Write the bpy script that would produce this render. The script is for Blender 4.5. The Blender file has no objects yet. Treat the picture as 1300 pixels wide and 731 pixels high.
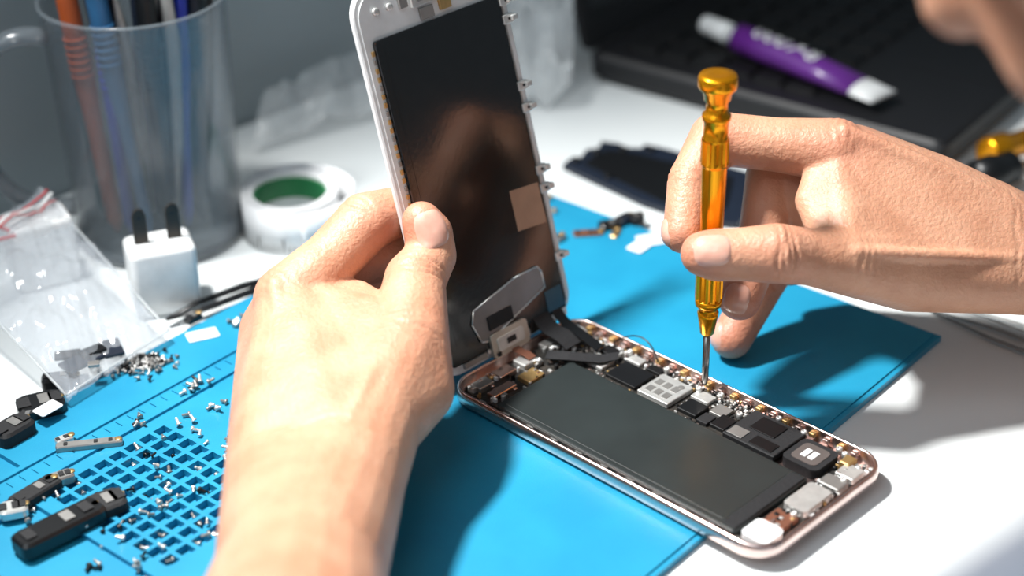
import bpy, bmesh, math, random
import numpy as np
from mathutils import Vector, Matrix, noise
from mathutils.bvhtree import BVHTree
random.seed(7)
CM=0.01
V=Vector
# ---------------------------------------------------------------- materials
def lin(c):
    return tuple(((x/255)/12.92 if x/255<=.04045 else ((x/255+.055)/1.055)**2.4) for x in c)+(1,)
MATS={}
def mat(name,col,rough=.5,metal=0.,col2=None,nscale=1.,bump=0.,bscale=4.,alpha=1.,coat=0.,sss=0.,spec=.5,detail=4,trans=0.):
    if name in MATS: return MATS[name]
    m=bpy.data.materials.new(name); m.use_nodes=True; nt=m.node_tree; N=nt.nodes; L=nt.links
    b=N['Principled BSDF']; b.inputs['Base Color'].default_value=lin(col); b.inputs['Roughness'].default_value=rough
    b.inputs['Metallic'].default_value=metal; b.inputs['Alpha'].default_value=alpha
    b.inputs['Coat Weight'].default_value=coat; b.inputs['Coat Roughness'].default_value=.08
    b.inputs['Specular IOR Level'].default_value=spec; b.inputs['Transmission Weight'].default_value=trans
    if sss: 
        b.inputs['Subsurface Weight'].default_value=sss; b.inputs['Subsurface Radius'].default_value=(1,.35,.2); b.inputs['Subsurface Scale'].default_value=.004
    tc=N.new('ShaderNodeTexCoord')
    if col2 is None: col2=tuple(max(0,x*.93) for x in col)
    n=N.new('ShaderNodeTexNoise'); n.inputs['Scale'].default_value=nscale*100; n.inputs['Detail'].default_value=detail
    L.new(tc.outputs['Object'],n.inputs['Vector'])
    r=N.new('ShaderNodeValToRGB'); r.color_ramp.elements[0].position=.35; r.color_ramp.elements[1].position=.65
    r.color_ramp.elements[0].color=lin(col); r.color_ramp.elements[1].color=lin(col2)
    L.new(n.outputs['Fac'],r.inputs['Fac']); L.new(r.outputs['Color'],b.inputs['Base Color'])
    if bump:
        n2=N.new('ShaderNodeTexNoise'); n2.inputs['Scale'].default_value=bscale*100; n2.inputs['Detail'].default_value=5
        L.new(tc.outputs['Object'],n2.inputs['Vector'])
        bp=N.new('ShaderNodeBump'); bp.inputs['Strength'].default_value=bump; bp.inputs['Distance'].default_value=.001
        L.new(n2.outputs['Fac'],bp.inputs['Height']); L.new(bp.outputs['Normal'],b.inputs['Normal'])
    MATS[name]=m; return m
def speckle(m,col,scale,thr,amt):
    nt=m.node_tree;N=nt.nodes;L=nt.links;b=N['Principled BSDF'];src=b.inputs['Base Color'].links[0].from_socket
    tc=[n for n in N if n.type=='TEX_COORD'][0]
    vo=N.new('ShaderNodeTexVoronoi');vo.inputs['Scale'].default_value=scale;L.new(tc.outputs['Object'],vo.inputs['Vector'])
    lt=N.new('ShaderNodeMath');lt.operation='LESS_THAN';lt.inputs[1].default_value=thr;L.new(vo.outputs['Distance'],lt.inputs[0])
    mu=N.new('ShaderNodeMath');mu.operation='MULTIPLY';mu.inputs[1].default_value=amt;L.new(lt.outputs[0],mu.inputs[0])
    mx=N.new('ShaderNodeMix');mx.data_type='RGBA';L.new(mu.outputs[0],mx.inputs[0]);L.new(src,mx.inputs[6]);mx.inputs[7].default_value=lin(col)
    L.new(mx.outputs[2],b.inputs['Base Color'])
M_table=mat('white_laminate',(222,226,226),.45,nscale=.1,col2=(214,219,220))
M_wall=mat('painted_wall',(158,168,172),.8,bump=.1,nscale=.05)
M_floor=mat('floor_grey',(90,88,86),.6,nscale=.03)
M_mat=mat('blue_silicone',(32,140,176),.4,col2=(26,130,168),nscale=.3,bump=.12,bscale=14)
M_rose=mat('rose_gold_aluminium',(236,212,205),.25,1,nscale=1)
M_inner=mat('inner_aluminium',(150,130,125),.4,1,nscale=2)
M_batt=mat('battery_wrap',(34,41,41),.38,col2=(27,33,33),nscale=.4,spec=.9,bump=.05,bscale=1)
M_blk=mat('black_plastic',(14,15,17),.35)
M_matte=mat('matte_black_tape',(20,20,23),.7,bump=.2,bscale=8)
M_pcb=mat('circuit_board',(50,44,38),.5,col2=(18,20,20),nscale=6,bump=.4,bscale=10)
M_sil=mat('silver_metal',(225,225,222),.38,.7,nscale=3)
M_dsil=mat('dull_steel',(165,163,160),.42,.75,nscale=2)
M_gold=mat('brass_contacts',(212,176,118),.35,.8,nscale=4)
M_cop=mat('copper_flex',(150,100,80),.4,.6)
M_wht=mat('white_plastic',(232,234,234),.35,coat=.3)
M_paper=mat('white_paper',(232,233,234),.7)
M_lcd=mat('lcd_back_glossy',(12,13,14),.15,spec=.6,col2=(18,19,20),nscale=1.5,coat=.3,bump=.03,bscale=5)
speckle(M_lcd,(120,120,115),700,.055,.6)
M_tan=mat('bronze_sticker',(178,144,120),.4,.4)
M_orange=mat('gold_anodised',(242,164,26),.24,.85,col2=(234,152,16),nscale=1)
M_steel=mat('driver_steel',(170,165,160),.25,1)
M_mug=mat('cloudy_clear_plastic',(135,145,152),.18,alpha=.34,nscale=.5,coat=.6)
M_mugrim=mat('cloudy_thick_plastic',(120,128,134),.2,alpha=.6,coat=.6)
M_bag=mat('clear_polythene',(205,212,220),.12,alpha=.28,coat=1,bump=.6,bscale=.9)
M_film=mat('translucent_film',(215,220,222),.3,alpha=.45,bump=.4,bscale=.7)
M_red=mat('red_print',(205,40,40),.5)
M_green=mat('green_core',(30,120,70),.5)
M_purple=mat('purple_label',(98,40,132),.35,coat=.3)
M_lap=mat('laptop_shell',(20,20,23),.5,bump=.1)
M_key=mat('laptop_key',(11,11,13),.5)
M_nail=mat('fingernail',(216,168,150),.28,coat=.4,sss=.2,nscale=2,col2=(208,156,138))
M_shirt=mat('white_shirt_cloth',(222,224,236),.9,bump=.3,bscale=3)
M_hair=mat('black_hair',(24,20,18),.6,bump=.6,bscale=6)
M_tan2=mat('dark_navy',(24,32,46),.4)
M_teal=mat('teal_plastic',(24,96,104),.4)
M_blue=mat('blue_plastic',(34,52,170),.35)
M_lblue=mat('pale_blue_plastic',(50,105,150),.35)
M_or2=mat('orange_plastic',(190,88,38),.4)
def skinmat():
    m=mat('skin',(208,157,128),.43,sss=.2,nscale=.7,col2=(193,139,110),bump=.42,bscale=7,coat=0)
    nt=m.node_tree;N=nt.nodes;L=nt.links;b=N['Principled BSDF']
    src=b.inputs['Base Color'].links[0].from_socket
    at=N.new('ShaderNodeAttribute');at.attribute_name='flush'
    mx=N.new('ShaderNodeMix');mx.data_type='RGBA'
    L.new(at.outputs['Fac'],mx.inputs[0]);L.new(src,mx.inputs[6]);mx.inputs[7].default_value=lin((184,104,86))
    L.new(mx.outputs[2],b.inputs['Base Color'])
    tc=[n for n in N if n.type=='TEX_COORD'][0]
    vo=N.new('ShaderNodeTexVoronoi');vo.feature='DISTANCE_TO_EDGE';vo.inputs['Scale'].default_value=1100
    L.new(tc.outputs['Object'],vo.inputs['Vector'])
    mr=N.new('ShaderNodeMapRange');mr.inputs[1].default_value=0;mr.inputs[2].default_value=.12;L.new(vo.outputs['Distance'],mr.inputs[0])
    bp=N.new('ShaderNodeBump');bp.inputs['Strength'].default_value=.18;bp.inputs['Distance'].default_value=.0003
    L.new(mr.outputs[0],bp.inputs['Height']);old=b.inputs['Normal'].links[0].from_socket
    L.new(old,bp.inputs['Normal']);L.new(bp.outputs['Normal'],b.inputs['Normal'])
    return m
M_skin=skinmat()
# ---------------------------------------------------------------- builders (all input in cm)
def empty(name,loc=(0,0,0)):
    e=bpy.data.objects.new(name,None); e.empty_display_size=.01; e.location=V(loc)*CM
    bpy.context.scene.collection.objects.link(e); return e
def parent(o,p):
    o.parent=p; o.matrix_parent_inverse=Matrix.Translation(-p.location)
class B:
    def __init__(s): s.v=[];s.f=[];s.m=[];s.mats=[];s.sm=[]
    def mi(s,m):
        if m not in s.mats: s.mats.append(m)
        return s.mats.index(m)
    def add(s,vs,fs,m,smooth=False):
        o=len(s.v); s.v+= [tuple(x) for x in vs]; k=s.mi(m)
        for f in fs: s.f.append([o+i for i in f]); s.m.append(k); s.sm.append(smooth)
    def box(s,c,size,m,fr=None,ch=0.):
        ex,ey,ez=fr or (V((1,0,0)),V((0,1,0)),V((0,0,1)))
        c=V(c);hx,hy,hz=[x/2 for x in size]; ch=ch or min(size)*.12
        loops=[]
        for (ix,z) in ((ch,-hz),(0,-hz+ch),(0,hz-ch),(ch,hz)):
            X=hx-ix;Y=hy-ix;k=ch
            pts=[(X-k,-Y),(X,-Y+k),(X,Y-k),(X-k,Y),(-X+k,Y),(-X,Y-k),(-X,-Y+k),(-X+k,-Y)]
            loops.append([c+ex*a+ey*b+ez*z for a,b in pts])
        s.loft(loops,m)
    def loft(s,loops,m,cap=True,closed=True,smooth=False,capb=None):
        n=len(loops[0]);vs=[p for l in loops for p in l];fs=[]
        for i in range(len(loops)-1):
            for j in range(n if closed else n-1):
                k=(j+1)%n; fs.append([i*n+j,i*n+k,(i+1)*n+k,(i+1)*n+j])
        o=len(s.v); s.add(vs,fs,m,smooth)
        if cap:
            k=s.mi(m)
            s.f.append([o+j for j in range(n)][::-1]);s.m.append(k);s.sm.append(False)
            b=(len(loops)-1)*n
            s.f.append([o+b+j for j in range(n)]);s.m.append(k);s.sm.append(False)
    def prism(s,pts,z0,z1,m,tr=None,ch=0.):
        tr=tr or (lambda x,y,z:V((x,y,z)))
        s.loft([[tr(x,y,z0) for x,y in pts],[tr(x,y,z1) for x,y in pts]],m)
    def tube(s,path,rad,m,seg=12,smooth=True,cap=True,flat=1.,up=None):
        path=[V(p) for p in path]
        if not hasattr(rad,'__len__'): rad=[rad]*len(path)
        loops=[];ref=None
        for i,p in enumerate(path):
            t=(path[min(i+1,len(path)-1)]-path[max(i-1,0)]).normalized()
            if ref is None: ref=V(up) if up else (V((0,0,1)) if abs(t.z)<.9 else V((1,0,0)))
            a=(ref-t*ref.dot(t)).normalized(); b=t.cross(a); ref=a
            loops.append([p+(a*math.cos(x)*flat+b*math.sin(x))*rad[i] for x in [2*math.pi*j/seg for j in range(seg)]])
        s.loft(loops,m,cap,True,smooth)
    def lathe(s,prof,o,m,axis=(0,0,1),seg=32,smooth=True,cap=True):
        ax=V(axis).normalized(); a=ax.orthogonal().normalized(); b=ax.cross(a); o=V(o)
        loops=[[o+ax*h+(a*math.cos(x)+b*math.sin(x))*r for x in [2*math.pi*j/seg for j in range(seg)]] for r,h in prof]
        s.loft(loops,m,cap,True,smooth)
    def obj(s,name,par=None,autosm=None,sub=0,bev=0):
        me=bpy.data.meshes.new(name); me.from_pydata([tuple(V(p)*CM) for p in s.v],[],s.f)
        for m in s.mats: me.materials.append(m)
        me.polygons.foreach_set('material_index',s.m); me.polygons.foreach_set('use_smooth',s.sm)
        bm=bmesh.new();bm.from_mesh(me);bmesh.ops.recalc_face_normals(bm,faces=bm.faces);bm.to_mesh(me);bm.free()
        ob=bpy.data.objects.new(name,me); bpy.context.scene.collection.objects.link(ob)
        if par: parent(ob,par)
        if bev:
            q=ob.modifiers.new('bev','BEVEL');q.width=bev*CM;q.segments=2;q.limit_method='ANGLE'
        if sub:
            q=ob.modifiers.new('s','SUBSURF');q.levels=sub;q.render_levels=sub
        return ob
def rrect(x0,x1,y0,y1,r,n=8):
    p=[]
    for cx,cy,a0 in ((x1-r,y0+r,-90),(x1-r,y1-r,0),(x0+r,y1-r,90),(x0+r,y0+r,180)):
        for i in range(n+1):
            a=math.radians(a0+90*i/n); p.append((cx+r*math.cos(a),cy+r*math.sin(a)))
    return p
def frame(o,ex,ey,ez):
    o,ex,ey,ez=V(o),V(ex),V(ey),V(ez)
    return lambda x,y,z: o+ex*x+ey*y+ez*z
Z=V((0,0,1))
# ---------------------------------------------------------------- camera
th,ro=.523,-.019
cd=bpy.data.cameras.new('camera');cam=bpy.data.objects.new('camera',cd);bpy.context.scene.collection.objects.link(cam)
w=V((0,math.cos(th),-math.sin(th)));r0=V((1,0,0));u0=r0.cross(w)
r2=r0*math.cos(ro)+u0*math.sin(ro);u2=-r0*math.sin(ro)+u0*math.cos(ro)
mw=Matrix.Identity(4)
for i in range(3): mw[i][0]=r2[i];mw[i][1]=u2[i];mw[i][2]=-w[i]
mw.translation=V((0,0,.3487)); cam.matrix_world=mw
cd.sensor_width=36;cd.lens=2300*36/1300;cd.clip_start=.01;cd.clip_end=20
cd.dof.use_dof=True;cd.dof.focus_distance=.605;cd.dof.aperture_fstop=5.2
bpy.context.scene.camera=cam
# ---------------------------------------------------------------- room + table (wall frame)
e1=V((.7163,.6978,0));e2=V((.6978,-.7163,0));WO=V((-14.1,74.3,0))
WF=frame(WO,e1,e2,Z)
b=B();b.prism([(-150,-4),(150,-4),(150,0),(-150,0)],-75,130,M_wall,WF);b.obj('wall_back')
b=B();b.prism([(-150,-4),(150,-4),(150,200),(-150,200)],-77,-75,M_floor,WF);b.obj('floor')
b=B();b.prism([(-75,.1),(75,.1),(75,47),(-75,47)],-2.5,0,M_table,WF)
for x in (-72,72):
    for y in (3,44): b.prism([(x-2,y-2),(x+2,y-2),(x+2,y+2),(x-2,y+2)],-75,-2.5,M_dsil,WF)
b.obj('workbench',bev=.2)
# ---------------------------------------------------------------- repair mat
ML=V((.7596,-.6503,0));MW=V((.6503,.7596,0));MF=frame((-2.0,71.0,0),ML,MW,Z)
xs=[1.2,1.32,1.75,3.55,3.75,3.95,4.35,4.75,4.95]
g0x,g1x,g0y,g1y=5.35,11.5,-26.6,-21.5
nx,ny=10,8
gx=[];px_=(g1x-g0x)/nx;py_=(g1y-g0y)/ny
for i in range(nx): gx+=[g0x+i*px_+.08,g0x+(i+1)*px_-.08]
xs+=gx+[g1x+.3,11.95,22.9,23.1]
ys=[-33.8,-33.6]
for i in range(ny): ys+=[g0y+i*py_+.08,g0y+(i+1)*py_-.08]
ys+=[-.2,0,-27.1,-33.2,-21.1,-15.,-8.,-7.7,-.6,-26.1,-30,-29.8]
k=-33
while k<-1: ys+=[k-.03,k+.03];k+=.5
ys=sorted(set(round(y,3) for y in ys));xs=sorted(set(round(x,3) for x in xs))
def hm(x,y):
    if x<1.32 or x>22.9 or y<-33.6 or y>-.2: return .24
    if 1.75<x<3.55 and (-33.2<y<-26.1): return .12
    if 3.75<x<3.95 : return .22
    if 3.95<x<4.35 :
        q=(y+33)%.5
        if q<.035 or q>.465: return .25
    if 4.75<x<4.95 and y<-.6: return .2
    if g0x<x<g1x and g0y<y<g1y:
        fx=((x-g0x)/px_)%1;fy=((y-g0y)/py_)%1
        if .08/px_<fx<1-.08/px_ and .08/py_<fy<1-.08/py_: return .05
        return .3
    if g0x<x<g1x+.3 and -33.2<y<-27.1 and not(-30<y<-29.8): return .12
    return .3
b=B();H=[[hm((xs[i]+xs[i+1])/2,(ys[j]+ys[j+1])/2) for j in range(len(ys)-1)] for i in range(len(xs)-1)]
nI,nJ=len(xs)-1,len(ys)-1
for i in range(nI):
    for j in range(nJ):
        h=H[i][j];x0,x1,y0,y1=xs[i],xs[i+1],ys[j],ys[j+1]
        b.add([MF(x0,y0,h),MF(x1,y0,h),MF(x1,y1,h),MF(x0,y1,h)],[[0,1,2,3]],M_mat)
        h2=H[i+1][j] if i+1<nI else 0
        if h2!=h: b.add([MF(x1,y0,h),MF(x1,y1,h),MF(x1,y1,h2),MF(x1,y0,h2)],[[0,1,2,3]],M_mat)
        h2=H[i][j+1] if j+1<nJ else 0
        if h2!=h: b.add([MF(x0,y1,h),MF(x1,y1,h),MF(x1,y1,h2),MF(x0,y1,h2)],[[0,1,2,3]],M_mat)
        if i==0: b.add([MF(x0,y0,h),MF(x0,y1,h),MF(x0,y1,0),MF(x0,y0,0)],[[0,1,2,3]],M_mat)
        if j==0: b.add([MF(x0,y0,h),MF(x1,y0,h),MF(x1,y0,0),MF(x0,y0,0)],[[0,1,2,3]],M_mat)
b.obj('silicone_repair_mat')
# ---------------------------------------------------------------- smartphone
phi=-.781;PL=V((math.cos(phi),math.sin(phi),0));PW=V((-math.sin(phi),math.cos(phi),0))
PO=V((-2.426,52.4,.3));PF=frame(PO,PL,PW,Z)
phone=empty('smartphone',PO+PL*7+PW*3.3)
b=B()
prof=[(.28,0),(.08,.05),(.01,.16),(0,.3),(.01,.44),(.06,.54),(.10,.57),(.16,.57),(.18,.5),(.18,.12)]
loops=[[PF(x,y,z) for x,y in rrect(o,13.8-o,o,6.7-o,max(1.05-o,.2),10)] for o,z in prof]
b.loft(loops,M_rose,True,True,True)
b.obj('body_shell',phone)
b=B();pb=lambda x0,x1,y0,y1,z0,z1,m: b.box(PF((x0+x1)/2,(y0+y1)/2,(z0+z1)/2),(x1-x0,y1-y0,z1-z0),m,(PL,PW,Z))
b.loft([[PF(x,y,z) for x,y in rrect(.2,13.6,.2,6.5,.8)] for z in (.1,.16)],M_inner)
pb(.5,10.6,4.35,6.35,.16,.24,M_pcb);pb(12.35,13.4,.6,6.0,.16,.26,M_pcb);pb(.4,1.9,.6,4.3,.16,.25,M_pcb)
b.obj('circuit_boards',phone)
b=B()
b.loft([[PF(x,y,z) for x,y in rrect(2.05+o,12.3-o,.42+o,4.25-o,.12)] for o,z in ((0,.16),(0,.4),(.05,.46),(.12,.47))],M_batt)
b.loft([[PF(x,y,z) for x,y in rrect(2.3,11.7,.7,3.95,.1)] for z in (.465,.478)],M_batt)
pb(11.75,12.25,.55,4.1,.4,.5,M_matte)
b.obj('battery',phone,bev=.02)
b=B()
blocks=[(3.4,4.75,4.55,5.65),(4.95,6.3,4.45,5.85),(6.6,7.4,4.6,5.35),(7.5,7.95,4.5,5.05),(8.0,8.6,4.6,5.35),(7.5,8.1,5.2,5.8),(2.3,3.1,4.7,5.4),(2.2,2.7,5.6,6.1),(6.45,7.2,5.5,6.0),(3.3,3.9,5.8,6.2),(4.2,4.8,5.8,6.15)]
pb(3.4,4.75,4.55,5.65,.24,.38,M_blk);pb(4.95,6.3,4.45,5.85,.24,.44,M_sil);
for i in range(3):
    for j in range(2): pb(5.1+i*.36,5.35+i*.36,4.65+j*.5,5.0+j*.5,.44,.455,M_dsil)
b.lathe([(.12,.44),(.12,.46)],PF(6.0,5.55,0),M_dsil,seg=16)
pb(6.6,7.4,4.6,5.35,.24,.40,M_blk);pb(7.5,7.95,4.5,5.05,.24,.38,M_matte);pb(8.0,8.6,4.6,5.35,.24,.38,M_blk);pb(7.5,8.1,5.2,5.8,.24,.36,M_dsil)
pb(6.45,7.2,5.5,6.0,.24,.37,M_sil);pb(3.3,3.9,5.8,6.2,.24,.36,M_sil);pb(4.2,4.8,5.8,6.15,.24,.36,M_blk)
pb(2.3,3.1,4.7,5.4,.24,.38,M_sil);pb(2.2,2.7,5.6,6.1,.24,.35,M_blk)
pb(8.7,10.8,4.4,6.2,.24,.46,M_matte);pb(9.2,10.2,5.2,6.0,.46,.5,M_blk);pb(8.8,9.4,4.5,5.0,.46,.49,M_dsil);pb(9.7,10.6,4.5,5.0,.46,.49,M_blk)
b.loft([[PF(x,y,z) for x,y in rrect(10.95,12.35,4.55,5.95,.25)] for z in (.16,.5,.52)],M_matte)
b.loft([[PF(x,y,z) for x,y in rrect(11.15,12.15,4.75,5.75,.2)] for z in (.51,.54)],mat('speaker_grey',(88,80,77),.5))
for i in range(2): pb(11.4+i*.28,11.6+i*.28,5.0,5.45,.54,.555,M_wht)
b.loft([[PF(x,y,z) for x,y in rrect(12.5,13.35,2.6,4.1,.15)] for z in (.2,.5)],M_sil)
b.loft([[PF(x,y,z) for x,y in rrect(12.45,13.45,.5,1.5,.2)] for z in (.2,.5)],M_wht)
pb(12.5,13.3,1.6,2.4,.2,.42,M_cop);pb(12.6,13.4,4.3,4.9,.2,.48,M_dsil);pb(12.7,13.4,5.1,5.8,.2,.45,M_sil);pb(12.5,12.9,5.6,6.1,.2,.52,M_gold)
pb(.35,1.0,5.2,6.2,.2,.5,M_sil);pb(.4,.8,4.3,5.0,.2,.46,M_dsil);pb(.5,1.1,2.9,3.6,.2,.46,M_sil);pb(.5,1.0,1.8,2.6,.2,.45,M_rose);pb(1.3,1.7,.8,1.9,.2,.44,M_rose);pb(.5,1.0,.8,1.5,.2,.45,M_dsil)
pb(1.3,1.9,2.3,3.1,.2,.42,M_gold)
for i in range(760):
    x=random.uniform(.6,10.4);y=random.choice([random.uniform(4.35,6.25),random.uniform(5.75,6.38)])
    if x>8.65 and y<6.1: continue
    if any(a-.1<x<b_+.02 and c-.1<y<d_+.02 for a,b_,c,d_ in blocks): continue
    sx,sy=random.uniform(.04,.14),random.uniform(.04,.11)
    pb(x,x+sx,y,y+sy,.22,random.uniform(.26,.34),random.choice([M_sil,M_gold,M_blk,M_dsil,M_sil,M_blk,M_wht,M_rose,M_blk]))
for i in range(190):
    x=random.choice([random.uniform(.35,1.85),random.uniform(12.4,13.35)]);y=random.uniform(.5,6.2);sx,sy=random.uniform(.05,.18),random.uniform(.05,.16)
    pb(x,x+sx,y,y+sy,.22,random.uniform(.3,.48),random.choice([M_sil,M_gold,M_blk,M_dsil,M_rose,M_blk,M_wht,M_sil]))
for i in range(22):
    x=.9+i*.55
    pb(x,x+.22,6.3,6.5,.3,.47,M_rose if i%2 else M_gold)
    if i%2: pb(x,x+.3,.2,.36,.3,.46,M_dsil)
for (x,y) in [(3.2,6.1),(4.9,6.1),(6.5,5.9),(8.5,5.6),(10.7,6.2),(13.2,4.9),(13.1,1.0),(1.0,4.4),(1.2,3.5),(12.4,6.1),(13.1,2.4),(2.0,5.5),(7.3,6.1),(9.6,6.3),(12.1,6.2)]:
    b.lathe([(.11,.3),(.11,.5),(.09,.52),(.04,.52),(.03,.49)],PF(x,y,0),M_sil,seg=12)
b.obj('logic_board_components',phone)
SD=PL*math.cos(1.848)+Z*math.sin(1.848);SN=PW.cross(SD)
SO=V((-2.426,52.4,.9));SF=frame(SO,PW,SD,SN)
b=B()
def ribbon(pts,wd,wdir,m,th_=.03):
    L1=[];wv=V(wdir).normalized()
    for i,p in enumerate(pts):
        t=(pts[min(i+1,len(pts)-1)]-pts[max(i-1,0)]).normalized();n=t.cross(wv).normalized()
        L1.append([p-wv*wd/2-n*th_/2,p+wv*wd/2-n*th_/2,p+wv*wd/2+n*th_/2,p-wv*wd/2+n*th_/2])
    b.loft(L1,m)
def bez(p0,p1,p2,p3,n=12):
    return [p0*(1-t)**3+p1*3*t*(1-t)**2+p2*3*t*t*(1-t)+p3*t**3 for t in [i/n for i in range(n+1)]]
ribbon(bez(SF(4.9,.6,.12),SF(4.9,-.3,.6),PF(.6,5.0,1.0),PF(1.5,5.0,.5)),.8,PW,M_matte)
ribbon(bez(SF(5.7,.5,.12),SF(5.7,-.2,.5),PF(.6,5.6,.9),PF(2.3,5.5,.5)),.45,PW,M_blk)
ribbon([PF(1.2,3.9,.5),PF(1.9,4.3,.56),PF(2.8,5.0,.5),PF(3.1,5.6,.48)],.55,(PL*.5-PW*.8),M_matte)
ribbon(bez(SF(3.3,.2,.12),SF(3.3,-.3,.4),PF(.5,3.4,.7),PF(1.0,3.4,.5)),.35,PW,M_cop)
b.tube(bez(PF(2.4,6.1,.5),PF(3.2,6.6,1.3),PF(3.9,6.5,1.0),PF(4.4,6.2,.5)),.025,M_blk,6)
b.obj('flex_cables',phone)
b=B()
b.loft([[SF(x,y,z) for x,y in rrect(o,6.7-o,-.05+o,13.75-o,1.0-o,8)] for o,z in ((.05,-.26),(0,-.22),(0,-.08),(.06,-.04))],M_wht)
b.loft([[SF(x,y,z) for x,y in rrect(.18,6.5,.12,13.55,.9,8)] for z in (-.04,.0)],M_wht)
b.obj('display_glass_bezel',phone)
b=B()
b.loft([[SF(x,y,z) for x,y in rrect(.5+o,6.25-o,.35+o,12.0-o,.12,4)] for o,z in ((0,.0),(0,.1),(.03,.12))],M_lcd)
b.loft([[SF(x,y,z) for x,y in rrect(.85,5.95,.9,11.7,.1,3)] for z in (.12,.128)],M_lcd)
b.obj('lcd_panel',phone)
b=B()
sb=lambda x0,x1,y0,y1,z0,z1,m: b.box(SF((x0+x1)/2,(y0+y1)/2,(z0+z1)/2),(x1-x0,y1-y0,z1-z0),m,(PW,SD,SN))
b.prism([(4.75,3.85),(6.15,3.7),(6.15,5.2),(4.75,5.35)],.128,.137,M_tan,SF)
M_sh=mat('grey_shield',(140,139,139),.45,.7)
sh=[(1.7,1.5),(1.9,1.95),(4.0,2.35),(5.2,2.35),(5.35,2.1),(5.35,1.5),(2.3,.65),(1.95,.75)]
b.prism(sh,.128,.17,M_sh,SF)
for i in range(len(sh)):
    p,q=sh[i],sh[(i+1)%len(sh)];b.tube([SF(p[0],p[1],.17),SF(q[0],q[1],.17)],.035,M_sil,6)
sb(5.3,6.15,.5,1.3,.12,.16,mat('dark_steel_blue',(60,90,105),.3,.6));sb(2.4,3.6,1.0,1.5,.16,.22,M_matte)
b.loft([[SF(x,y,z) for x,y in rrect(2.3,4.1,-.05,.85,.15,4)] for z in (.1,.24,.26)],mat('champagne_bracket',(205,198,186),.38,.7))
b.loft([[SF(x,y,z) for x,y in rrect(2.55,3.85,.15,.65,.1,4)] for z in (.26,.3)],M_sil)
sb(2.45,2.6,.0,.15,.26,.33,M_blk);sb(3.0,3.4,.3,.5,.3,.34,M_blk)
sb(1.0,2.1,.12,.32,.0,.14,M_dsil);sb(4.3,5.2,.1,.5,.1,.16,M_blk);sb(5.5,6.2,.1,.4,0,.14,M_wht)
for t in (11.75,11.1,8.7,7.9,5.6,4.9,2.3):
    sb(6.2,6.66,t-.16,t+.16,.02,.18,M_sil);sb(6.5,6.78,t-.1,t+.1,.0,.3,M_sil)
    b.lathe([(.05,.18),(.05,.2),(.02,.2)],SF(6.45,t,0),M_blk,axis=SN,seg=8)
for i in range(38):
    t=.8+i*.29; sb(.36,.47,t,t+.17,.0,.06,M_gold if i%3 else M_dsil)
sb(6.27,6.33,.6,11.9,.02,.12,M_dsil)
for i in range(22):
    t=1+i*.49; sb(6.28,6.4,t,t+.2,.02,.1,M_sil)
sb(2.4,4.3,12.6,13.2,0,.14,M_sil);sb(2.6,3.6,12.75,13.05,.14,.2,M_dsil);sb(4.5,5.1,12.5,13.0,0,.1,M_gold);sb(1.9,2.25,12.7,13.05,0,.12,M_dsil);sb(3.6,4.1,12.2,12.6,0,.12,M_gold);sb(2.7,3.3,12.1,12.5,0,.1,M_dsil)
for x in (.9,1.5,5.6): b.lathe([(.13,0),(.13,.1),(.05,.1)],SF(x,12.9,0),M_sil,axis=SN,seg=12)
for x in (2.2,3.7,5.2,6.0): b.lathe([(.09,.1),(.09,.18),(.04,.18)],SF(x,.28 if x<3 else .3,0),M_sil,axis=SN,seg=10)
b.obj('display_brackets',phone)
# ---------------------------------------------------------------- hands
def hullmesh(groups,sub=2):
    bmT=bmesh.new()
    ico=bmesh.new();bmesh.ops.create_icosphere(ico,subdivisions=sub,radius=1);pts=[v.co.copy() for v in ico.verts];ico.free()
    for g in groups:
        bm=bmesh.new()
        for (p,r) in g:
            for q in pts: bm.verts.new(V(p)+q*r)
        res=bmesh.ops.convex_hull(bm,input=bm.verts)
        bmesh.ops.delete(bm,geom=[v for v in bm.verts if not v.link_faces],context='VERTS')
        me=bpy.data.meshes.new('t');bm.to_mesh(me);bm.free();bmT.from_mesh(me);bpy.data.meshes.remove(me)
    return bmT
def organic(groups,voxel,smooth,name):
    bm=hullmesh(groups,3);me=bpy.data.meshes.new(name);bm.to_mesh(me);bm.free()
    ob=bpy.data.objects.new(name,me);bpy.context.scene.collection.objects.link(ob)
    m=ob.modifiers.new('r','REMESH');m.mode='VOXEL';m.voxel_size=voxel;m.use_smooth_shade=True
    m=ob.modifiers.new('s','SMOOTH');m.factor=.5;m.iterations=smooth
    dg=bpy.context.evaluated_depsgraph_get();me2=bpy.data.meshes.new_from_object(ob.evaluated_get(dg))
    ob.modifiers.clear();ob.data=me2;me2.name=name
    return ob
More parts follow.
